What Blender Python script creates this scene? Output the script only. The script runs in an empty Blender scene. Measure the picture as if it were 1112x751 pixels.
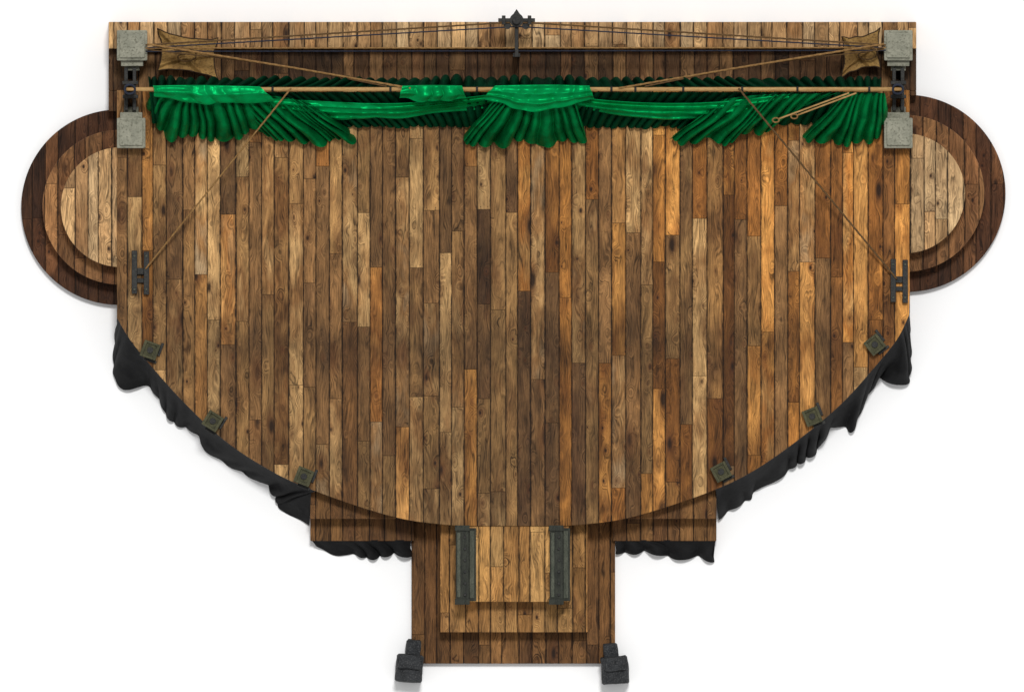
import bpy, math, random
from mathutils import Vector, noise
random.seed(7)
scene = bpy.context.scene
col = scene.collection

def P(u, v):                       # stage plan in centimetres -> metres
    return ((u-556)/100.0, (375.5-v)/100.0)

# ------------------------------------------------------------------ nodes
class NT:
    def __init__(s, name):
        s.m = bpy.data.materials.new(name); s.m.use_nodes = True
        s.t = s.m.node_tree; s.b = s.t.nodes["Principled BSDF"]
    def n(s, typ, **kw):
        x = s.t.nodes.new(typ)
        for k, v in kw.items(): setattr(x, k, v)
        return x
    def put(s, sock, v):
        if isinstance(v, bpy.types.NodeSocket): s.t.links.new(v, sock)
        elif v is not None: sock.default_value = v
    def M(s, op, a, b=None, c=None, clamp=False):
        x = s.n('ShaderNodeMath', operation=op, use_clamp=clamp)
        s.put(x.inputs[0], a)
        if b is not None: s.put(x.inputs[1], b)
        if c is not None: s.put(x.inputs[2], c)
        return x.outputs[0]
    def XYZ(s, x, y, z=0.0):
        c = s.n('ShaderNodeCombineXYZ')
        s.put(c.inputs[0], x); s.put(c.inputs[1], y); s.put(c.inputs[2], z)
        return c.outputs[0]
    def noise(s, vec, scale=1.0, detail=3.0, rough=0.5, dist=0.0):
        x = s.n('ShaderNodeTexNoise')
        s.put(x.inputs['Vector'], vec); x.inputs['Scale'].default_value = scale
        x.inputs['Detail'].default_value = detail; x.inputs['Roughness'].default_value = rough
        x.inputs['Distortion'].default_value = dist
        return x.outputs['Fac']
    def ramp(s, f, stops, interp='LINEAR'):
        r = s.n('ShaderNodeValToRGB'); r.color_ramp.interpolation = interp
        e = r.color_ramp.elements
        while len(e) < len(stops): e.new(0.5)
        for i, (p, c) in enumerate(stops):
            e[i].position = p
            e[i].color = (c[0], c[1], c[2], 1) if not isinstance(c, (int, float)) else (c, c, c, 1)
        s.put(r.inputs[0], f); return r.outputs[0]
    def mix(s, f, a, b, blend='MIX'):
        x = s.n('ShaderNodeMix', data_type='RGBA', blend_type=blend)
        s.put(x.inputs[0], f)
        for sk, v in ((x.inputs[6], a), (x.inputs[7], b)):
            if isinstance(v, tuple) and len(v) == 3: v = (*v, 1)
            s.put(sk, v)
        return x.outputs[2]
    def mr(s, v, a, b, c, d):
        x = s.n('ShaderNodeMapRange'); s.put(x.inputs[0], v)
        for i, k in enumerate((a, b, c, d)): x.inputs[i+1].default_value = k
        return x.outputs[0]
    def pos(s):
        return s.n('ShaderNodeNewGeometry').outputs['Position']
    def scl(s, v, f):
        x = s.n('ShaderNodeVectorMath', operation='MULTIPLY'); s.put(x.inputs[0], v)
        x.inputs[1].default_value = f; return x.outputs[0]
    def bump(s, h, strength=0.5, dist=0.01):
        x = s.n('ShaderNodeBump'); x.inputs['Strength'].default_value = strength
        x.inputs['Distance'].default_value = dist; s.put(x.inputs['Height'], h)
        s.t.links.new(x.outputs[0], s.b.inputs['Normal'])

def sr(r, g, b, k=1.0):
    f = lambda c: ((c/255+0.055)/1.055)**2.4 if c > 10 else c/255/12.92
    return (f(r)*k, f(g)*k, f(b)*k)

def wood(name, w=0.1465, seed=0.0, gain=1.0, pal=None, regional=False, Lmin=1.0, Lmax=4.4, grime=1.0):
    t = NT(name)
    sep = t.n('ShaderNodeSeparateXYZ'); t.put(sep.inputs[0], t.pos())
    x, y, z = sep.outputs
    yy = t.M('ADD', y, t.M('MULTIPLY', z, 0.7))
    wob = t.noise(t.XYZ(t.M('MULTIPLY', x, 3.3), seed, 0.0), 1.0, 1.0)
    xs = t.M('ADD', x, t.M('MULTIPLY', wob, 0.16))
    xc = t.M('ADD', t.M('DIVIDE', xs, w), 200.0)
    c = t.M('FLOOR', xc); fx = t.M('FRACT', xc)
    wn = t.n('ShaderNodeTexWhiteNoise', noise_dimensions='2D'); t.put(wn.inputs['Vector'], t.XYZ(c, seed+3.3))
    s1 = t.n('ShaderNodeSeparateColor'); t.put(s1.inputs[0], wn.outputs['Color'])
    L = t.mr(s1.outputs[0], 0, 1, Lmin, Lmax)
    yr = t.M('ADD', t.M('DIVIDE', yy, L), t.M('MULTIPLY', s1.outputs[1], 17.0))
    yr = t.M('ADD', yr, 50.0)
    r = t.M('FLOOR', yr); fy = t.M('FRACT', yr)
    wn2 = t.n('ShaderNodeTexWhiteNoise', noise_dimensions='3D'); t.put(wn2.inputs['Vector'], t.XYZ(c, r, seed))
    s2 = t.n('ShaderNodeSeparateColor'); t.put(s2.inputs[0], wn2.outputs['Color'])
    a, b, d = s2.outputs
    ox = t.M('MULTIPLY', b, 37.0); oy = t.M('MULTIPLY', d, 53.0)
    gx = t.M('ADD', x, ox); gy = t.M('ADD', yy, oy)
    drift = t.noise(t.XYZ(t.M('MULTIPLY', gx, 3.0), t.M('MULTIPLY', gy, 1.1), 4.0), 1.0, 3.0, 0.6)
    idx = t.M('ADD', t.M('MULTIPLY', a, 0.82), t.mr(drift, 0.3, 0.7, -0.02, 0.22), clamp=True)
    base = t.ramp(idx, pal)
    def knots(sx, sy, r0, zz, thr):
        vo = t.n('ShaderNodeTexVoronoi', feature='F1'); t.put(vo.inputs['Vector'], t.XYZ(t.M('MULTIPLY', gx, sx), t.M('MULTIPLY', gy, sy), zz))
        vo.inputs['Scale'].default_value = 1.0; vo.inputs['Randomness'].default_value = 1.0
        kd = vo.outputs['Distance']
        sk = t.n('ShaderNodeSeparateColor'); t.put(sk.inputs[0], vo.outputs['Color'])
        krad = t.mr(sk.outputs[0], thr, 1.0, r0*.25, r0)
        on = t.mr(sk.outputs[0], thr, thr+.01, 0.0, 1.0)
        kn = t.M('DIVIDE', kd, krad)
        return t.M('MULTIPLY', on, t.mr(kn, 0.5, 1.2, 1.0, 0.0)), t.M('MULTIPLY', on, t.mr(kd, 0.0, 0.5, 1.0, 0.0)), t.M('MULTIPLY', on, t.mr(kn, 0.9, 2.8, 1.0, 0.0))
    k1, p1, h1 = knots(7.5, 4.4, 0.14, 0.0, .42)
    k2, p2, h2 = knots(4.6, 1.7, 0.19, 7.0, .3)
    knot = t.M('MAXIMUM', k1, k2); halo = t.M('MAXIMUM', h1, h2)
    pull = t.M('MULTIPLY', t.M('ADD', p1, p2), 0.10)
    warp = t.noise(t.XYZ(t.M('MULTIPLY', gx, 6.0), t.M('MULTIPLY', gy, 1.1), 0), 1.0, 2.0)
    rc = t.M('ADD', t.M('ADD', gx, t.M('MULTIPLY', warp, 0.26)), pull)
    ring = t.M('SINE', t.M('MULTIPLY', rc, 260.0))
    ring2 = t.noise(t.XYZ(t.M('MULTIPLY', rc, 70.0), t.M('MULTIPLY', gy, 1.2), 0), 1.0, 4.0, 0.7)
    fib = t.noise(t.XYZ(t.M('MULTIPLY', gx, 200.0), t.M('MULTIPLY', gy, 9.0), 0), 1.0, 3.0, 0.65)
    blot = t.noise(t.XYZ(t.M('MULTIPLY', gx, 11.0), t.M('MULTIPLY', gy, 2.6), 0), 1.0, 5.0, 0.6, 0.5)
    dirt = t.noise(t.XYZ(t.M('MULTIPLY', x, 3.2), t.M('MULTIPLY', yy, 2.4), seed+2), 1.0, 6.0, 0.65, 0.4)
    g = t.M('ADD', t.M('MULTIPLY', ring, 0.15), t.mr(ring2, 0.28, 0.72, -0.68, 0.56))
    g = t.M('ADD', g, t.mr(fib, 0.32, 0.68, -0.30, 0.30))
    g = t.M('ADD', g, t.mr(blot, 0.3, 0.7, -0.38, 0.38))
    g = t.M('ADD', g, t.mr(dirt, 0.3, 0.7, -0.14*grime, 0.12))
    g = t.M('ADD', g, 1.0)
    g = t.M('MAXIMUM', g, 0.16)
    g = t.M('MULTIPLY', g, gain)
    g = t.M('MULTIPLY', g, t.mr(d, 0, 1, 0.66, 1.26))
    colr = base
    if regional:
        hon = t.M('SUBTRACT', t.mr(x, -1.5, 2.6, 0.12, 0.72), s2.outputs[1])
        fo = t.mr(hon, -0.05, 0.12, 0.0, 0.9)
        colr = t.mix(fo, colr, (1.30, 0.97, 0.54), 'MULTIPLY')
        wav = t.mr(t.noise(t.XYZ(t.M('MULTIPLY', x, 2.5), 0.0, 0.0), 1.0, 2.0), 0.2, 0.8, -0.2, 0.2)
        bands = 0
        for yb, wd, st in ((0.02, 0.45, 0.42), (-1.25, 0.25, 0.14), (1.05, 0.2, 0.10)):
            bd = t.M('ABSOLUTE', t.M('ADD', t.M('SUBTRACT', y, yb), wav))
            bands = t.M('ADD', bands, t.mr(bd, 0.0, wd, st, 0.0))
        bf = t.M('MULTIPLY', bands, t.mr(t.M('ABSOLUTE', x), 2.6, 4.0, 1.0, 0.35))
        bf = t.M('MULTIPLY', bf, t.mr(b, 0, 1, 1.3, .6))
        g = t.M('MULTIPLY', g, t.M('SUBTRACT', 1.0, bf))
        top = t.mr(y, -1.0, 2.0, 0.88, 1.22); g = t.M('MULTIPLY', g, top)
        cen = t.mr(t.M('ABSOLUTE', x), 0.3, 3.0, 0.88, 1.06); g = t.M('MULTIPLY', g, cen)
    vv = t.n('ShaderNodeCombineColor'); [t.put(vv.inputs[i], g) for i in range(3)]
    colr = t.mix(1.0, colr, vv.outputs[0], 'MULTIPLY')
    colr = t.mix(t.M('MULTIPLY', halo, 0.5), colr, sr(80, 44, 20))
    colr = t.mix(t.M('MULTIPLY', knot, 0.92), colr, sr(28, 16, 8))
    chip = t.noise(t.XYZ(t.M('MULTIPLY', gx, 11.0), t.M('MULTIPLY', gy, 4.0), 3.0), 1.0, 3.0, 0.5, 1.8)
    cl = t.mr(t.M('ABSOLUTE', t.M('SUBTRACT', chip, 0.52)), 0.0, 0.009, 1.0, 0.0)
    cl = t.M('MULTIPLY', cl, t.mr(blot, 0.50, 0.62, 0.0, 0.6))
    colr = t.mix(cl, colr, sr(48, 30, 18))
    cr = t.noise(t.XYZ(t.M('MULTIPLY', gx, 42.0), t.M('MULTIPLY', gy, 1.2), 9.0), 1.0, 2.0, 0.5, 0.3)
    crk = t.mr(t.M('ABSOLUTE', t.M('SUBTRACT', cr, 0.5)), 0.0, 0.014, 1.0, 0.0)
    crk = t.M('MULTIPLY', crk, t.mr(dirt, 0.46, 0.56, 0.6, 0.0))
    colr = t.mix(crk, colr, sr(34, 20, 10))
    ex = t.M('MINIMUM', fx, t.M('SUBTRACT', 1.0, fx))
    ey = t.M('MULTIPLY', t.M('MINIMUM', fy, t.M('SUBTRACT', 1.0, fy)), L)
    ex = t.M('MULTIPLY', ex, w)
    rag = t.noise(t.XYZ(t.M('MULTIPLY', x, 30.0), t.M('MULTIPLY', yy, 9.0), 0), 1.0, 2.0, 0.6)
    ex = t.M('ADD', ex, t.mr(rag, 0.3, 0.7, -0.0035, 0.0035))
    seam = t.mr(ex, 0.002, 0.0075, 0.95, 0.0)
    seamy = t.mr(ey, 0.002, 0.006, 0.5, 0.0)
    edge = t.mr(ex, 0.003, 0.020, 0.36, 0.0)
    colr = t.mix(edge, colr, sr(48, 28, 13))
    sm = t.M('MAXIMUM', seam, seamy)
    colr = t.mix(sm, colr, sr(22, 13, 7))
    nx = t.M('SUBTRACT', t.M('ABSOLUTE', t.M('SUBTRACT', fx, 0.5)), 0.27); nx = t.M('MULTIPLY', nx, w)
    ny = t.M('SUBTRACT', ey, 0.03)
    nd = t.M('SQRT', t.M('ADD', t.M('MULTIPLY', nx, nx), t.M('MULTIPLY', ny, ny)))
    nail = t.mr(nd, 0.003, 0.006, 0.8, 0.0)
    colr = t.mix(nail, colr, (0.01, 0.008, 0.006))
    t.put(t.b.inputs['Base Color'], colr)
    t.put(t.b.inputs['Roughness'], t.mr(ring2, 0.2, 0.8, 0.8, 0.55))
    t.b.inputs['Specular IOR Level'].default_value = 0.18
    h = t.M('ADD', t.M('MULTIPLY', g, 0.4), t.M('MULTIPLY', sm, -1.6))
    h = t.M('SUBTRACT', h, t.M('MULTIPLY', t.M('ADD', crk, cl), 0.6))
    t.bump(h, 0.6, 0.007)
    return t.m

K = 0.82
PAL = [(0.0, sr(74, 48, 28, K)), (0.14, sr(106, 76, 46, K)), (0.28, sr(138, 100, 60, K)), (0.40, sr(108, 76, 44, K)),
       (0.54, sr(162, 122, 74, K)), (0.66, sr(120, 84, 48, K)), (0.80, sr(190, 150, 98, K)), (0.9, sr(142, 102, 60, K)), (1.0, sr(158, 132, 98, K))]
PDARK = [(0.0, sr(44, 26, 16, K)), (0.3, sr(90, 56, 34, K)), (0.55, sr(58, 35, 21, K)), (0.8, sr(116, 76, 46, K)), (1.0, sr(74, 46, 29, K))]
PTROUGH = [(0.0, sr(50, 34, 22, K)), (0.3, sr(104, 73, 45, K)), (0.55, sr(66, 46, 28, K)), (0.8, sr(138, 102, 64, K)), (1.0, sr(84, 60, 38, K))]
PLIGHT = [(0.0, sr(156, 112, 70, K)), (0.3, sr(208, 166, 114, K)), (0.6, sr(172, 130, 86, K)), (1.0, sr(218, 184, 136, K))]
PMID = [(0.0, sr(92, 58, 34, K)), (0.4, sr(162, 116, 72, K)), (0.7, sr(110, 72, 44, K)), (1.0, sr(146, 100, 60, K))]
PPALE = [(0.0, sr(146, 102, 60, K)), (0.3, sr(206, 164, 112, K)), (0.6, sr(160, 114, 68, K)), (0.85, sr(214, 178, 130, K)), (1.0, sr(130, 92, 55, K))]

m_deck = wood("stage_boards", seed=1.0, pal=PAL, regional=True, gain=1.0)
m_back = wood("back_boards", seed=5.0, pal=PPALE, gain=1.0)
m_trough = wood("shaded_back_boards", seed=6.0, pal=PTROUGH, gain=1.05)  # curtain shade put into the board colour by a darker palette
m_low = wood("dark_step_boards", seed=9.0, pal=PDARK, gain=0.95)  # outer tier: tread shade deepened through darker board colour
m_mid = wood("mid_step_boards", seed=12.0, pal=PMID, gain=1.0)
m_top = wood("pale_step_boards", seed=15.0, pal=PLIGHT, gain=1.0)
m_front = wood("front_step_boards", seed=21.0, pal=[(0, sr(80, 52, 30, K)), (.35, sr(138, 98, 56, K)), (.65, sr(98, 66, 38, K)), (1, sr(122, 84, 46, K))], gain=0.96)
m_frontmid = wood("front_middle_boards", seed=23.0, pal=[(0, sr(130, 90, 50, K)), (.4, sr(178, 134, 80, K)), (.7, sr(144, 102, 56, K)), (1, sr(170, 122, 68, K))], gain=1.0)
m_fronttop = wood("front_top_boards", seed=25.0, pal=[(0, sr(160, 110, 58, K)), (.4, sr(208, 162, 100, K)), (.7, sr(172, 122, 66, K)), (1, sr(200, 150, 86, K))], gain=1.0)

def simple(name, c1, c2, scale=8, rough=0.7, metal=0.0, bs=0.4, bd=0.01, c3=None, aniso=(1, 1, 1)):
    t = NT(name)
    p = t.scl(t.pos(), aniso)
    f = t.noise(p, scale, 5, 0.65, 0.3)
    f2 = t.noise(p, scale*6, 3, 0.6)
    c = t.mix(t.mr(f, 0.32, 0.68, 0, 1), c1, c2)
    if c3: c = t.mix(t.mr(f2, 0.52, 0.68, 0, 0.8), c, c3)
    t.put(t.b.inputs['Base Color'], c)
    t.b.inputs['Roughness'].default_value = rough
    t.b.inputs['Metallic'].default_value = metal
    t.b.inputs['Specular IOR Level'].default_value = 0.25
    t.bump(t.M('ADD', f, t.M('MULTIPLY', f2, 0.6)), bs, bd)
    return t.m

m_stone = simple("weathered_stone", sr(118, 118, 104), sr(150, 148, 132), 7, 0.9, bs=0.6, c3=sr(88, 88, 74))
m_stone_d = simple("shaded_stone", sr(92, 92, 80), sr(124, 122, 108), 9, 0.9, bs=0.6, c3=sr(66, 66, 54))  # darker copy of the stone, shade painted into its colour
m_iron = simple("black_iron", sr(24, 24, 24), sr(44, 44, 42), 14, 0.5, 0.4, 0.5, 0.006, c3=sr(60, 58, 52))
m_rail = simple("charred_timber", sr(36, 38, 34), sr(58, 60, 52), 9, 0.8, 0.0, 0.8, 0.012, c3=sr(24, 26, 22), aniso=(3, 0.8, 1))
m_rail2 = simple("worn_grey_timber", sr(62, 66, 56), sr(88, 90, 78), 9, 0.8, 0.0, 0.8, 0.012, c3=sr(38, 40, 34), aniso=(3, 0.8, 1))
m_post = simple("slate_block", sr(26, 28, 30), sr(56, 58, 60), 12, 0.75, 0.0, 1.0, 0.03, c3=sr(88, 88, 88))
m_crate = simple("mossy_wood", sr(54, 54, 38), sr(84, 82, 58), 16, 0.8, 0.0, 0.8, 0.012, c3=sr(30, 30, 22))
m_cloth_k = simple("black_cloth", (.005, .005, .0053), (.011, .011, .0115), 4, 0.8, 0.0, 0.3, 0.02)
m_cloth_k.node_tree.nodes["Principled BSDF"].inputs['Specular IOR Level'].default_value = .15
m_rope = simple("hemp_rope", sr(112, 80, 44), sr(150, 116, 70), 30, 0.9, 0.0, 0.5, 0.003, c3=sr(78, 54, 28))
m_rope_d = simple("dark_rope", sr(72, 52, 30), sr(104, 78, 46), 30, 0.9, 0.0, 0.5, 0.003, c3=sr(46, 32, 20))
m_cable = simple("dark_cord", sr(20, 24, 36), sr(34, 40, 56), 30, 0.7, 0.0, 0.3, 0.003)
m_pole = simple("pale_pole_wood", sr(146, 110, 62), sr(180, 144, 92), 6, 0.6, 0.0, 0.4, 0.004, c3=sr(108, 76, 42), aniso=(0.6, 6, 6))
m_hide = simple("brown_hide", sr(118, 88, 44), sr(158, 124, 70), 7, 0.75, 0.0, 0.6, 0.02, c3=sr(84, 60, 30))
m_hide_d = simple("hide_trim", sr(40, 27, 16), sr(60, 42, 24), 8, 0.7)

def cloth_mat(name, c1, c2, rough=0.38, metal=0.4):
    t = NT(name)
    p = t.pos()
    f = t.noise(p, 5, 3, 0.5, 0.5)
    c = t.mix(t.mr(f, 0.35, 0.65, 0, 1), c1, c2)
    t.put(t.b.inputs['Base Color'], c)
    t.b.inputs['Roughness'].default_value = rough
    t.b.inputs['Metallic'].default_value = metal
    t.b.inputs['Specular IOR Level'].default_value = .12
    t.b.inputs['Specular Tint'].default_value = (0.1, 1.0, 0.4, 1)
    wv = t.noise(p, 9, 2, 0.5, 1.0)
    t.bump(wv, 0.3, 0.03)
    return t.m
m_green = cloth_mat("green_satin", (0.0005, 0.18, 0.042), (0.001, 0.26, 0.066))
m_green_m = cloth_mat("deep_green_satin", (0.0004, 0.085, 0.021), (0.0008, 0.165, 0.040))
m_green_d = cloth_mat("dark_green_cloth", (0.0004, 0.022, 0.009), (0.001, 0.042, 0.015), 0.5)
m_green_k = cloth_mat("black_green_cloth", (0.0006, 0.006, 0.003), (0.001, 0.015, 0.006), 0.6, 0)

t = NT("white_floor"); t.b.inputs['Base Color'].default_value = (0.92, 0.92, 0.92, 1); t.b.inputs['Roughness'].default_value = 0.9
t.b.inputs['Specular IOR Level'].default_value = 0.1
t.bump(t.noise(t.pos(), 3, 3), 0.05, 0.01); m_white = t.m

# ------------------------------------------------------------------ geometry helpers
import bmesh
def finish(name, verts, faces, mat, parent=None, smooth=False, bevel=0.0):
    xs = [v[0] for v in verts]; ys = [v[1] for v in verts]; zs = [v[2] for v in verts]
    o = Vector(((min(xs)+max(xs))/2, (min(ys)+max(ys))/2, min(zs)))
    me = bpy.data.meshes.new(name)
    me.from_pydata([tuple(Vector(v)-o) for v in verts], [], faces)
    me.validate(); me.update()
    bm = bmesh.new(); bm.from_mesh(me); bmesh.ops.recalc_face_normals(bm, faces=bm.faces); bm.to_mesh(me); bm.free()
    me.materials.append(mat)
    if smooth:
        for p in me.polygons: p.use_smooth = True
    ob = bpy.data.objects.new(name, me); col.objects.link(ob)
    ob.location = o
    if parent:
        ob.parent = parent; ob.location = o - parent.location
    if bevel:
        b = ob.modifiers.new("bevel", 'BEVEL'); b.width = bevel; b.segments = 2; b.limit_method = 'ANGLE'
    return ob

def thing(name, u, v, z, label, cat, group=None):
    e = bpy.data.objects.new(name, None); e.empty_display_size = 0.1
    x, y = P(u, v); e.location = (x, y, z); col.objects.link(e)
    tag(e, label, cat, group); return e
def tag(o, label, cat, group=None):
    o["label"] = label; o["category"] = cat
    if group: o["group"] = group
    return o

def prism_vf(pts, z0, z1):
    n = len(pts)
    V = [(p[0], p[1], z1) for p in pts]+[(p[0], p[1], z0) for p in pts]
    F = [list(range(n)), list(range(2*n-1, n-1, -1))]+[[i, i+n, (i+1) % n+n, (i+1) % n] for i in range(n)]
    return V, F
def prism(name, plan, z0, z1, mat, parent=None, bevel=0.006):
    V, F = prism_vf([P(*p) for p in plan], z0, z1)
    return finish(name, V, F, mat, parent, False, bevel)
def rect(u0, v0, u1, v1, rot=0):
    cu, cv = (u0+u1)/2, (v0+v1)/2; a = math.radians(rot); out = []
    for (u, v) in ((u0, v0), (u1, v0), (u1, v1), (u0, v1)):
        du, dv = u-cu, v-cv
        out.append((cu+du*math.cos(a)-dv*math.sin(a), cv+du*math.sin(a)+dv*math.cos(a)))
    return out
def multi(name, boxes, mat, parent=None, bevel=0.004):
    V = []; F = []
    for pl, z0, z1 in boxes:
        v, f = prism_vf([P(*p) for p in pl], z0, z1); k = len(V)
        V += v; F += [[i+k for i in ff] for ff in f]
    return finish(name, V, F, mat, parent, False, bevel)

def tube(name, pts, R, mat, parent=None, strands=3, sides=12, step=0.02, sag=0.0, twist=60, wob=0.0):
    pts = [Vector(p) for p in pts]; path = []
    for a, b in zip(pts[:-1], pts[1:]):
        n = max(2, int((b-a).length/step))
        for i in range(n):
            s = i/n; q = a.lerp(b, s); q.z -= sag*4*s*(1-s)
            if wob:
                q.x += wob*noise.noise(q*3); q.y += wob*noise.noise(q*3+Vector((9, 9, 9)))
            path.append(q)
    path.append(pts[-1]); V = []; F = []; s = 0
    for i, q in enumerate(path):
        d = (path[min(i+1, len(path)-1)]-path[max(i-1, 0)]).normalized()
        up = Vector((0, 0, 1)) if abs(d.z) < 0.95 else Vector((1, 0, 0))
        e1 = d.cross(up).normalized(); e2 = d.cross(e1)
        if i: s += (q-path[i-1]).length
        for k in range(sides):
            a = 2*math.pi*k/sides
            r = R*(1+(0.16*math.cos(strands*a-s*twist) if strands else 0))
            V.append(q+e1*(math.cos(a)*r)+e2*(math.sin(a)*r))
    for i in range(len(path)-1):
        for k in range(sides):
            F.append([i*sides+k, i*sides+(k+1) % sides, (i+1)*sides+(k+1) % sides, (i+1)*sides+k])
    F.append(list(range(sides))); F.append(list(range((len(path)-1)*sides, len(path)*sides)))
    return finish(name, V, F, mat, parent, True)

def cyl_vf(u, v, r, z0, z1, n=20):
    x, y = P(u, v)
    return prism_vf([(x+r*math.cos(2*math.pi*i/n), y+r*math.sin(2*math.pi*i/n)) for i in range(n)], z0, z1)
def cyls(name, L, mat, parent=None, bevel=0.003):
    V = []; F = []
    for c in L:
        v, f = cyl_vf(*c); k = len(V); V += v; F += [[i+k for i in ff] for ff in f]
    return finish(name, V, F, mat, parent, False, bevel)

def smoothpoly(pts, n):
    out = []; m = len(pts)
    for i in range(n+1):
        s = i/n*(m-1); k = min(int(s), m-2); f = s-k
        p = [pts[max(k-1, 0)], pts[k], pts[k+1], pts[min(k+2, m-1)]]
        r = []
        for d in range(len(pts[0])):
            a, b, c, e = [q[d] for q in p]
            r.append(0.5*(2*b+(-a+c)*f+(2*a-5*b+4*c-e)*f*f+(-a+3*b-3*c+e)*f**3))
        out.append(tuple(r))
    return out

def N3(x, y, z): return noise.noise(Vector((x, y, z)))
def cloth(name, top, bot, zt, zb, mat, folds=10, amp=0.03, ampt=0.01, nu=240, nv=40, parent=None, seed=0.0, prof=1.0, irr=1.0, wr=0.012, side=0.6, bulge=0.0, rag=0.0, vf=0.0, vamp=0.0, sharp=0.8, diag=0.0, scal=0.35, bend=0.0):
    """hanging cloth: folds run from top edge to bottom edge, vf adds swagged folds along the length"""
    T = smoothpoly(top, nu); B = smoothpoly(bot, nu); V = []; F = []
    for i in range(nu+1):
        u = i/nu
        ph = 2*math.pi*folds*u+irr*3.2*N3(u*folds*0.35, seed, 0)
        am = max(0.2, 0.85+0.9*N3(u*folds*0.45, seed+7, 1.5))
        rg = rag*(N3(u*folds*0.5, seed+3, 4)+.4*N3(u*folds*1.2, seed+3, 9))
        for j in range(nv+1):
            v = j/nv
            tx, ty = P(*T[i]); bx, by = P(*B[i])
            ve = v*(1+rg*v)
            x = tx+(bx-tx)*ve; y = ty+(by-ty)*ve
            z = zt+(zb-zt)*(v**prof)+bulge*math.sin(math.pi*v)
            p2 = ph+irr*1.2*N3(u*folds*0.22+3, v*1.6, seed)+diag*v+bend*math.sin(v*3.2+4*N3(u*2, 0, seed))
            a = (ampt+(amp-ampt)*min(1, v*1.4))*am
            c = math.cos(p2); sh = ((0.5+0.5*c)**sharp)*2-1
            z += a*(sh+1)
            x += side*a*math.sin(p2)
            y += -scal*a*sh*v
            if vf:
                q = 2*math.pi*vf*v+2.6*N3(u*2.0, seed+1, 0)+1.1*N3(u*4, v*1.6, seed)
                ed = math.sin(math.pi*min(1, max(0, v)))**.5
                z += vamp*ed*math.cos(q)*(0.8+1.0*N3(u*3, v*2, seed+5)); y += 0.3*vamp*ed*math.sin(q)
            q = Vector((x*6, y*6, seed))
            z += (wr*noise.noise(q)+.25*wr*noise.noise(q*2.9))*min(1, .3+v)
            V.append((x, y, max(z, zb+0.004)))
    for i in range(nu):
        for j in range(nv):
            k = i*(nv+1)+j
            F.append([k, k+1, k+nv+2, k+nv+1])
    return finish(name, V, F, mat, parent, True)

# ------------------------------------------------------------------ setting
g = finish("ground", [(-40, -40, 0), (40, -40, 0), (40, 40, 0), (-40, 40, 0)], [[0, 1, 2, 3]], m_white)
g["kind"] = "structure"

ZD = 0.66   # main deck
ZB = 0.54   # back deck
ZT = 0.34   # boards behind the curtain, set lower to deepen the shade there
# ------------------------------------------------------------------ stage
stage = thing("wooden_stage", 556, 300, 0, "brown plank theatre stage with a rounded front edge", "stage")
curveL = [(127, 345), (140, 367), (163, 396), (200, 437), (245, 479), (296, 512), (340, 532), (400, 553), (447, 565), (500, 571)]
curveR = [(614, 571), (668, 565), (715, 553), (775, 532), (820, 510), (870, 475), (914, 438), (952, 396), (975, 367), (988, 340)]
outline = [(127, 98)]+smoothpoly(curveL, 60)+smoothpoly(curveR, 60)+[(988, 98)]
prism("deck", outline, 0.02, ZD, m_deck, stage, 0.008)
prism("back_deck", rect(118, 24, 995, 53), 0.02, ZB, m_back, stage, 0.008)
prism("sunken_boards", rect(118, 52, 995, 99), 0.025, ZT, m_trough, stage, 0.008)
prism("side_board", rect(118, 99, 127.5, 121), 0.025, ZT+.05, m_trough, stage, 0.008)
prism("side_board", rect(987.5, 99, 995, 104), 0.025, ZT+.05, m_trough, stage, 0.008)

def arc(cu, cv, R, a0, a1, n=64):
    return [(cu+R*math.cos(math.radians(a0+(a1-a0)*i/n)), cv-R*math.sin(math.radians(a0+(a1-a0)*i/n))) for i in range(n+1)]
GS = "rounded side steps"
sl = thing("side_steps", 75, 225, 0, "rounded three tier wooden steps beside the tall stone plinths", "steps", GS)
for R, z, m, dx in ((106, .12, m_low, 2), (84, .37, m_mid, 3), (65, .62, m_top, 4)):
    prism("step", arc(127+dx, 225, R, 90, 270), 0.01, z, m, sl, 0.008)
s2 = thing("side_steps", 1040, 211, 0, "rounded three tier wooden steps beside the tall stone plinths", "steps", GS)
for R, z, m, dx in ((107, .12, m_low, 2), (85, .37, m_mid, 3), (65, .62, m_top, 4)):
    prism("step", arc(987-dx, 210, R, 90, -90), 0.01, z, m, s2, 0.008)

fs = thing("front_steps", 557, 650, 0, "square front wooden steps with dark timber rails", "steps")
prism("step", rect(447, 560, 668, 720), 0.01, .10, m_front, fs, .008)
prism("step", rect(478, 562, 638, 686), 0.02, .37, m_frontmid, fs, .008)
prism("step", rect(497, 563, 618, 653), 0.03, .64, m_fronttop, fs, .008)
for u0, d in ((495, 1), (597, 1)):
    multi("railing", [(rect(u0, 571, u0+14, 655), .03, .80), (rect(u0+13, 573, u0+22, 652), .05, .73),
                          (rect(u0-1, 570, u0+15, 576), .05, .82), (rect(u0-1, 650, u0+15, 656), .05, .82)], m_rail, fs, .006)
    multi("rail_cap", [(rect(u0+1.5, 578, u0+5, 648), .80, .812)], m_rail2, fs, .003)
    multi("rail_cap", [(rect(u0+15, 576, u0+20, 649), .73, .74)], m_rail2, fs, .003)
    for k in range(6):
        cyls("bolt", [(u0+10, 583+k*12.5, .016, .795, .817, 10)], m_iron, fs)
GP = "plank landings beside the front steps"
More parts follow.
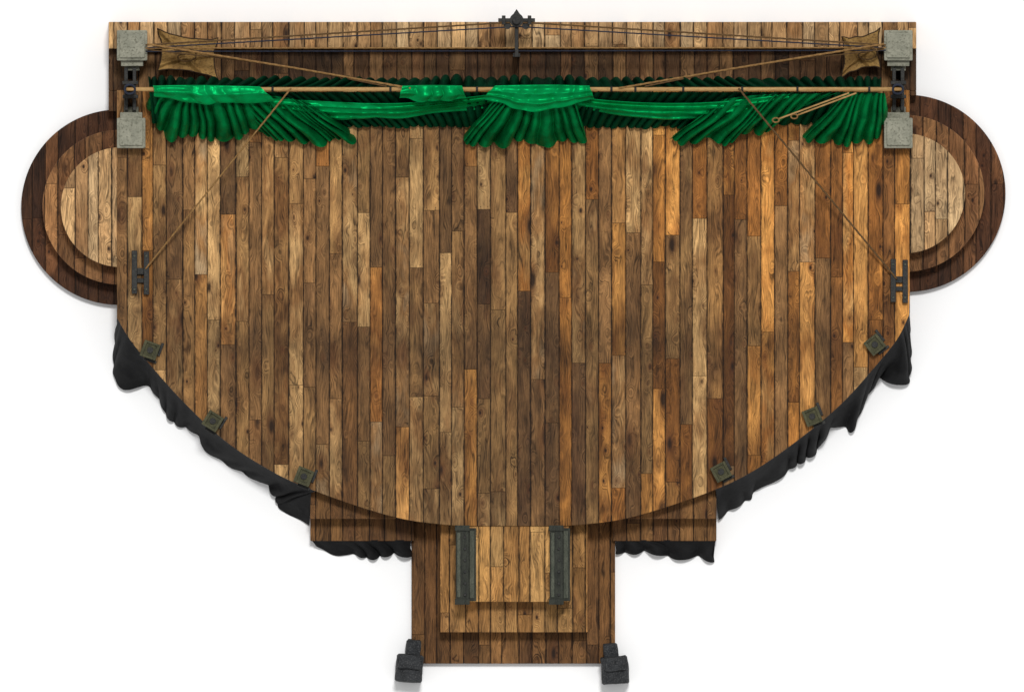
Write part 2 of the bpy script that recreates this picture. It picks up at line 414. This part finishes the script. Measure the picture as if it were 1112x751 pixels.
for lu0, lu1, ll0, ll1 in ((337, 479, 337, 450), (636, 778, 665, 778)):
    th = thing("landing", (lu0+lu1)/2, 560, 0, "low two level plank landing under the curved stage edge", "landing", GP)
    prism("upper_landing", rect(lu0, 512, lu1, 563), 0.02, .44, m_front, th, .008)
    prism("lower_landing", rect(ll0, 560, ll1, 587), 0.015, .18, m_front, th, .008)

# ------------------------------------------------------------------ black skirts
GK = "black cloth skirts hung round the stage"
def skirt(top, bot, folds, seed, zt=ZD-0.02, lab="crumpled black cloth skirt hanging from the stage edge", wr=.045):
    o = cloth("skirt_cloth", top, bot, zt, 0.01, m_cloth_k, folds=folds, amp=0.045, ampt=0.006, nu=420, nv=36, seed=seed, irr=2.8, wr=wr, side=0.3, prof=0.9, rag=.28)
    tag(o, lab, "cloth", GK); return o
skirt([(128, 340)]+curveL[1:7]+[(338, 531)],
      [(126, 352), (124, 390), (128, 418), (158, 419), (174, 438), (188, 460), (212, 471), (224, 490), (252, 508), (278, 521), (298, 536), (303, 551), (336, 570)], 15, 1.0)
skirt([(338, 586), (370, 586), (400, 586), (446, 586)], [(344, 592), (360, 600), (384, 602), (402, 608), (424, 602), (446, 604)], 5, 2.0, .17,
      "short black cloth skirt gathered below the landing", .02)
skirt([(669, 586), (700, 586), (740, 586), (777, 586)], [(669, 600), (690, 602), (712, 600), (732, 606), (754, 604), (776, 608)], 5, 3.0, .17,
      "short black cloth skirt gathered below the landing", .02)
skirt([(777, 531), (820, 509), (870, 474), (914, 437), (952, 395), (975, 366), (987, 336)],
      [(780, 563), (810, 550), (820, 532), (850, 516), (868, 500), (888, 489), (906, 467), (926, 460), (938, 440), (954, 418), (984, 414), (989, 390), (988, 350)], 15, 4.0)

# ------------------------------------------------------------------ stone plinths
GPL = "stone plinths at the curtain ends"
def plinth(u0, v0, u1, v1, z0, z1, back):
    h = z1-z0
    th = thing("stone_plinth", (u0+u1)/2, (v0+v1)/2, z0, "square grey stone plinth on the %s boards" % ("back deck" if back else "main stage"), "plinth", GPL)
    prism("block", rect(u0, v0, u1, v1), z0, z0+h, m_stone, th, .012)
    prism("cap", rect(u0+3, v0+3, u1-3, v1-3), z0+h-.01, z0+h+.03, m_stone, th, .01)
    c = (u0+u1)/2
    if back:
        prism("ledge", rect(c-12, v1-1, c+12, v1+6), z0, z0+h-.07, m_stone, th, .008)
        prism("foot", rect(c-8, v1+5, c+8, v1+11), z0, z0+h-.16, m_stone_d, th, .008)
    else:
        prism("ledge", rect(c-12, v0-6, c+12, v0+1), z0, z0+h-.07, m_stone, th, .008)
        prism("foot", rect(c-8, v0-12, c+8, v0-5), z0, z0+h-.14, m_stone_d, th, .008)
plinth(127, 33, 160, 66, ZT-.01, .82, True)
plinth(127, 128, 158, 161, ZD-.01, .88, False)
plinth(960, 33, 991, 66, ZT-.01, .82, True)
plinth(960, 128, 991, 161, ZD-.01, .88, False)

# ------------------------------------------------------------------ pole stands
ZP = 1.22
for c in (141, 975):
    th = thing("pole_stand", c, 97, ZT, "black iron stand between two stone plinths", "stand", "iron stands holding the curtain pole")
    multi("frame", [(rect(c-6, 74, c-2, 99), ZT, .85), (rect(c+3, 74, c+7, 99), ZT, .85), (rect(c-6, 99.5, c-2, 120), ZD, .85), (rect(c+3, 99.5, c+7, 120), ZD, .85),
                    (rect(c-8, 88, c+9, 92), .82, .88), (rect(c-8, 103, c+9, 107), .82, .88)], m_iron, th, .005)
    cyls("upright", [(c, 97, .035, .82, ZP-.03, 16), (c, 97, .06, .86, .90, 16), (c, 97, .065, ZP-.09, ZP-.03, 16)], m_iron, th)
    for k in range(3):
        x, y = P(c, 97)
        ring = [(x+.055*math.cos(a*math.pi/8), y+.05*math.sin(a*math.pi/8), ZP-.02+.022*k+.004*math.sin(a)) for a in range(17)]
        tube("lashing", ring, .012, m_cable if k != 1 else m_rope_d, th, step=.01)

pole = thing("curtain_pole", 558, 97, ZP, "long pale wooden curtain pole with dark lashings", "pole")
x0, y0 = P(136, 97); x1, _ = P(981, 97)
tube("rod", [(x0, y0, ZP), (x1, y0, ZP)], .022, m_pole, pole, strands=0, step=.1, sides=16)
for u in (296, 424, 518, 664, 690, 742, 806, 866, 944):
    x, _ = P(u, 97)
    tube("lashing", [(x-.012, y0, ZP), (x+.012, y0, ZP)], .029, m_iron, pole, strands=0, step=.01, sides=16)

# ------------------------------------------------------------------ curtains
cur = thing("pleated_curtain", 556, 110, ZD, "dark green finely pleated curtain hanging behind brighter swags", "curtain")
cloth("pleats", [(162, 100), (556, 100), (954, 100)], [(166, 132), (380, 137), (556, 137), (740, 138), (955, 132)], ZP-.10, ZD+.01, m_green_d, folds=84, amp=.045, ampt=.025, nu=1300, nv=20, parent=cur, seed=11, irr=1.0, wr=.02, side=.4, rag=.10)
n = 66
cloth("ruffle", [(162, 97), (558, 97), (956, 97)], [(161, 85), (360, 86), (558, 85), (760, 86), (957, 85)], ZP-.08, ZP-.20, m_green_k, folds=n, amp=.045, ampt=.015, nu=n*16, nv=14, parent=cur, seed=5, irr=.5, wr=.004, side=.3, scal=-.7)

GD = "green satin drapes and swags"
def drape(name, lab, *a, **k):
    o = cloth(name, *a, **k); tag(o, lab, "drape" if name == "green_drape" else "swag", GD); return o
SW = dict(amp=.012, ampt=.006, nu=400, nv=70, irr=2.6, wr=.025, bulge=.05, vf=3.0, vamp=.028, rag=.15)
drape("green_swag", "bright green satin swag looped below the pole", [(236, 103), (330, 109), (430, 112), (540, 102)], [(262, 120), (350, 129), (440, 127), (545, 115)],
      ZP-.09, .90, m_green, folds=7, seed=31, **SW)
drape("green_swag", "bright green satin swag looped below the pole", [(600, 103), (690, 111), (770, 111), (860, 102)], [(600, 116), (690, 127), (770, 129), (850, 117)],
      ZP-.09, .90, m_green, folds=7, seed=37, **SW)
OV = dict(irr=2.4, rag=.2, wr=.012)     # folds thrown over the pole
drape("green_swag", "small green satin fold tied over the pole", [(437, 93), (470, 92.5), (502, 93)], [(433, 106), (470, 110), (507, 106)],
      ZP+.055, ZP-.01, m_green, folds=4, amp=.014, ampt=.007, nu=140, nv=36, seed=41, vf=1.4, vamp=.012, bulge=.04, **OV)
DR = dict(zb=ZD+.01, amp=.070, ampt=.020, nv=80, irr=2.6, wr=.03, bulge=.06, rag=.16, sharp=1.0, side=.30, scal=.45, vf=1.5, vamp=.012, bend=.7)
def dr(lab, top, bot, zt, folds, nu, seed, diag=0.0):
    k = dict(DR); zb = k.pop('zb')
    return drape("green_drape", lab, top, bot, zt, zb, m_green_m, folds=folds, nu=nu, seed=seed, diag=diag, **k)
dr("green satin drape spilling in wide folds onto the boards", [(163, 101), (200, 101), (232, 101), (268, 102)],
   [(160, 114), (170, 134), (186, 150), (212, 147), (234, 152), (256, 147), (274, 141), (294, 130)], ZP-.10, 13, 420, 51, 3.5)
dr("green satin drape spilling in wide folds onto the boards", [(225, 102), (270, 102), (310, 106), (335, 112)],
   [(266, 134), (290, 148), (308, 149), (332, 156), (352, 151), (374, 155), (382, 147), (364, 128)], ZP-.10, 13, 420, 53, -3)
drape("green_swag", "bright green satin fold lying across the pole top", [(166, 93), (220, 92.5), (282, 94)], [(168, 105), (230, 114), (300, 110)],
      ZP+.055, ZP-.01, m_green, folds=5, amp=.014, ampt=.008, nu=260, nv=50, seed=55, vf=2.0, vamp=.014, bulge=.04, **OV)
dr("green satin centre drape gathered and pooled on the stage", [(535, 106), (565, 104), (600, 104), (630, 106)],
   [(528, 126), (506, 146), (514, 154), (538, 158), (562, 153), (586, 158), (608, 153), (630, 157), (636, 148), (614, 128)], ZP-.10, 15, 520, 61, 1)
drape("green_swag", "bright green satin fold lying across the pole top", [(538, 93), (590, 92), (640, 93)], [(522, 108), (562, 119), (604, 118), (646, 108)],
      ZP+.055, ZP-.03, m_green, folds=6, amp=.014, ampt=.008, nu=300, nv=70, seed=66, vf=2.8, vamp=.018, bulge=.04, **OV)
dr("green satin drape pulled sideways in long diagonal folds", [(785, 108), (825, 103), (864, 102), (912, 101)],
   [(728, 149), (744, 156), (766, 150), (788, 155), (806, 146), (830, 143), (846, 130), (860, 114)], ZP-.10, 12, 460, 71, -1.5)
dr("green satin drape bunched beside the stone plinth", [(916, 102), (934, 101), (961, 101)],
   [(872, 148), (888, 152), (912, 159), (930, 152), (948, 155), (962, 126)], ZP-.10, 9, 360, 81, 2)

# hooked staffs resting on the drapes
for du, dv in ((0, 0), (20, -4)):
    x0, y0 = P(922+du*.4, 101); x1, y1 = P(846+du, 129+dv)
    th = thing("hooked_staff", 880, 116, ZP, "pale wooden staff with a looped end on green cloth", "staff", "looped staffs")
    tube("shaft", [(x0, y0, ZP+.06), (x1, y1, ZP-.03)], .009, m_pole, th, strands=0, step=.05)
    lp = [(x1-.035+.036*math.cos(a*math.pi/8), y1-.015+.024*math.sin(a*math.pi/8), ZP-.03) for a in range(17)]
    tube("loop", lp, .008, m_rope, th, strands=0, step=.01)

# ------------------------------------------------------------------ top bracket
bk = thing("iron_bracket", 561, 30, ZB, "black iron rigging bracket at the back edge", "bracket")
cyls("post", [(561, 22, .03, 0.0, 1.2, 16), (561, 22, .075, 1.1, 1.15, 20), (561, 22, .045, 1.15, 1.22, 16)], m_iron, bk)
multi("arm", [(rect(559, 14, 563, 62), 1.04, 1.09), (rect(541, 20, 581, 24), 1.08, 1.13), (rect(557, 58, 565, 62), ZT, 1.04), (rect(545, 17, 549, 27), 1.07, 1.14), (rect(573, 17, 577, 27), 1.07, 1.14)], m_iron, bk, .004)
prism("finial", [(561, 10), (565, 16), (563, 19), (559, 19), (557, 16)], 1.08, 1.14, m_iron, bk, .004)
cyls("pulley", [(551, 28, .04, 1.05, 1.1, 16)], m_iron, bk); cyls("pulley", [(571, 28, .04, 1.05, 1.1, 16)], m_iron, bk)

# ------------------------------------------------------------------ ropes
def P3(u, v, z): x, y = P(u, v); return (x, y, z)
GR = "rigging ropes"
def rope(lab, pts, R, m, sag=0.0, group=GR, **k):
    o = tube("rope" if m is not m_cable else "cord", [P3(*p) for p in pts], R, m, sag=sag, **k)
    tag(o, lab, "rope", group); return o
zs = .88
rope("brown hemp rope from stone plinth to iron bracket", [(158, 49, zs), (561, 24, 1.12)], .009, m_rope_d, .03)
rope("brown hemp rope from stone plinth to iron bracket", [(962, 49, zs), (561, 24, 1.12)], .009, m_rope_d, .03)
rope("dark thin cord from stone plinth to iron bracket", [(160, 52, zs), (561, 29, 1.10)], .007, m_cable, .02)
rope("dark thin cord from stone plinth to iron bracket", [(960, 52, zs), (561, 29, 1.10)], .007, m_cable, .02)
rope("dark thin cord strung between the stone plinths", [(158, 56, zs), (962, 55, zs)], .007, m_cable, .02)
rope("thin tan rope strung between the stone plinths", [(158, 52.5, zs), (962, 52, zs)], .008, m_rope, .02)
rope("tan rope running from plinth to curtain pole", [(160, 48, zs+.02), (320, 74, 1.0), (446, 96, ZP+.07)], .011, m_rope)
rope("tan rope running from plinth to curtain pole", [(960, 48, zs+.02), (800, 74, 1.0), (672, 96, ZP+.03)], .011, m_rope)
rope("slack brown rope above the back deck", [(160, 54, zs), (300, 70, .9), (420, 94, ZP+.02)], .007, m_rope_d)
rope("slack brown rope above the back deck", [(960, 54, zs), (820, 70, .9), (700, 94, ZP+.02)], .007, m_rope_d)
rope("taut tan guy rope from pole to floor cleat", [(316, 96, ZP+.04), (158, 292, ZD+.07)], .009, m_rope)
rope("taut brown guy rope from pole to floor cleat", [(802, 96, ZP+.04), (974, 303, ZD+.07)], .010, m_rope_d)

# cleats
for c, v in ((152.5, 296), (976.5, 305)):
    th = thing("rope_cleat", c, v, ZD, "black iron rope cleat bolted to the boards", "cleat", "floor cleats")
    multi("bar", [(rect(c-9.5, v-24, c-3.5, v+23), ZD, ZD+.07)], m_iron, th, .006)
    multi("bar", [(rect(c+3.5, v-23, c+9.5, v+24), ZD, ZD+.07)], m_iron, th, .006)
    multi("crossbar", [(rect(c-3.8, v-5, c+3.8, v+2), ZD, ZD+.05)], m_iron, th, .005)
    multi("crossbar", [(rect(c-3.8, v+6, c+3.8, v+11), ZD, ZD+.045)], m_iron, th, .005)
    for du in (-6.5, 6.5):
        for dv in (-18, 18):
            cyls("bolt", [(c+du, v+dv, .013, ZD+.065, ZD+.085, 8)], m_rail2, th)

# ------------------------------------------------------------------ edge boxes
for u, v, a in ((163, 380, 20), (231, 457, 32), (330, 517, 22), (950, 374, -38), (882, 452, -22), (783, 512, -28)):
    th = thing("footlight_box", u, v, ZD, "small mossy square wooden box at the rounded edge", "box", "small boxes along the stage edge")
    def rr(x0, y0, x1, y1):
        A = math.radians(a); return [(u+p*math.cos(A)-q*math.sin(A), v+p*math.sin(A)+q*math.cos(A)) for p, q in ((x0, y0), (x1, y0), (x1, y1), (x0, y1))]
    multi("body", [(rr(-8.5, -8.5, 8.5, 8.5), ZD, ZD+.10)], m_crate, th, .008)
    for nm, q in (("slat", (-9, -9, -6, 9)), ("slat", (6, -9, 9, 9)), ("slat", (-6, -9, 6, -6.5)), ("slat", (-6, 6.5, 6, 9))):
        multi(nm, [(rr(*q), ZD+.01, ZD+.122)], m_crate, th, .004)
    cyls("lamp", [(u, v, .035, ZD+.09, ZD+.115, 14)], m_iron, th)
    multi("bracket", [(rr(9, -12, 12, 3), ZD, ZD+.03)], m_iron, th, .003)
    multi("bracket", [(rr(-3, 9, 11, 12), ZD, ZD+.03)], m_iron, th, .003)

# ------------------------------------------------------------------ front posts
def rough_block(name, plan, z0, z1, mat, parent, taper=.9, seed=0):
    """chipped stone block: subdivided prism with jittered surface"""
    pts = [P(*p) for p in plan]; cx = sum(p[0] for p in pts)/4; cy = sum(p[1] for p in pts)/4
    bm = bmesh.new()
    bv = [bm.verts.new((p[0], p[1], z0)) for p in pts]
    tv = [bm.verts.new((cx+(p[0]-cx)*taper, cy+(p[1]-cy)*taper, z1)) for p in pts]
    bm.faces.new(bv); bm.faces.new(tv)
    for i in range(4): bm.faces.new((bv[i], bv[(i+1) % 4], tv[(i+1) % 4], tv[i]))
    bmesh.ops.bevel(bm, geom=list(bm.edges), offset=.014, segments=1, affect='EDGES')
    bmesh.ops.subdivide_edges(bm, edges=bm.edges, cuts=5, use_grid_fill=True)
    for v in bm.verts:
        q = v.co*9+Vector((seed, 0, 0))
        d = Vector((noise.noise(q), noise.noise(q+Vector((7, 0, 0))), noise.noise(q+Vector((0, 7, 0)))))
        v.co += d*.014
        v.co.z = max(v.co.z, 0.001)
    V = [tuple(v.co) for v in bm.verts]; bm.verts.index_update()
    F = [[v.index for v in f.verts] for f in bm.faces]; bm.free()
    return finish(name, V, F, mat, parent, False)
for c, s, v in ((444, 1, 718), (667, -1, 720)):
    th = thing("stone_bollard", c, v, 0, "dark slate block post beside the bottom step", "bollard", "slate posts by the front steps")
    rough_block("block", rect(c-14, v-8, c+15, v+22, 4*s), 0, .36, m_post, th, .97, c)
    rough_block("cap", rect(c-12, v-7, c+13, v+8, 5*s), .30, .42, m_post, th, .94, c+3)
    rough_block("stub", rect(c-5+2*s, v-24, c+11+2*s, v-6, 5*s) if s > 0 else rect(c-12, v-22, c+4, v-6, -5), 0, .28, m_post, th, .95, c+6)

# ------------------------------------------------------------------ hides
def hide(cu, cv, W, H, seed, flip):
    nu, nv = 80, 60; V = []; F = []
    for i in range(nu+1):
        for j in range(nv+1):
            s = i/nu*2-1; q = j/nv*2-1
            x = s*W/2*(1-.14*(1-q*q)+.06*N3(q*2, seed, 1)); y = q*H/2*(1-.24*(1-s*s)+.10*N3(s*2, seed, 5))
            y += flip*s*5
            X, Y = P(cu+x, cv+y)
            r1 = max(0, 1-abs(s*.7-q*.5+.15)*6)+max(0, 1-abs(s*.4+q*.8-.2)*7)
            z = ZB+.012+.045*r1+.035*abs(N3(X*5, Y*5, seed))+.05*(s*q)**2
            V.append((X, Y, z))
    for i in range(nu):
        for j in range(nv):
            k = i*(nv+1)+j; F.append([k, k+1, k+nv+2, k+nv+1])
    th = thing("folded_hide", cu, cv, ZB, "folded olive tan leather hide lying on the back deck", "hide", "leather hides behind the curtain")
    finish("skin", V, F, m_hide, th, True)
    edge = [V[i*(nv+1)] for i in range(0, nu+1, 4)]+[V[nu*(nv+1)+j] for j in range(4, nv+1, 4)]+[V[i*(nv+1)+nv] for i in range(nu-4, -1, -4)]+[V[j] for j in range(nv-4, -1, -4)]
    tube("hem", edge, .006, m_hide_d, th, step=.02)
    sx, sy = P(cu-flip*4, cv+2)
    sp = [(sx+.014*k*math.cos(k*.5)*.75, sy+.010*k*math.sin(k*.5)*.6, ZB+.13) for k in range(2, 18)]
    tube("coiled_strap", sp, .008, m_rope_d, th, step=.01)
hide(204, 59, 66, 46, 2.0, 1)
hide(935, 57, 42, 44, 5.0, -1)

# ------------------------------------------------------------------ light
w = bpy.data.worlds.new("World"); scene.world = w; w.use_nodes = True
w.node_tree.nodes["Background"].inputs[0].default_value = (1, 1, 1, 1)
w.node_tree.nodes["Background"].inputs[1].default_value = 0.62
sd = bpy.data.lights.new("sun", 'SUN'); sd.energy = 2.0; sd.angle = math.radians(9); sd.color = (1, .995, .985)
so = bpy.data.objects.new("sun", sd); col.objects.link(so)
so.rotation_euler = Vector((-.05, -.36, -1)).to_track_quat('-Z', 'Y').to_euler(); so.location = (0, 5, 10)

cd = bpy.data.cameras.new("camera"); cd.type = 'ORTHO'; cd.ortho_scale = 11.12; cd.clip_end = 200
co = bpy.data.objects.new("camera", cd); col.objects.link(co); co.location = (0, 0, 15)
scene.camera = co
scene.view_settings.view_transform = 'Standard'; scene.view_settings.look = 'None'; scene.view_settings.exposure = 0
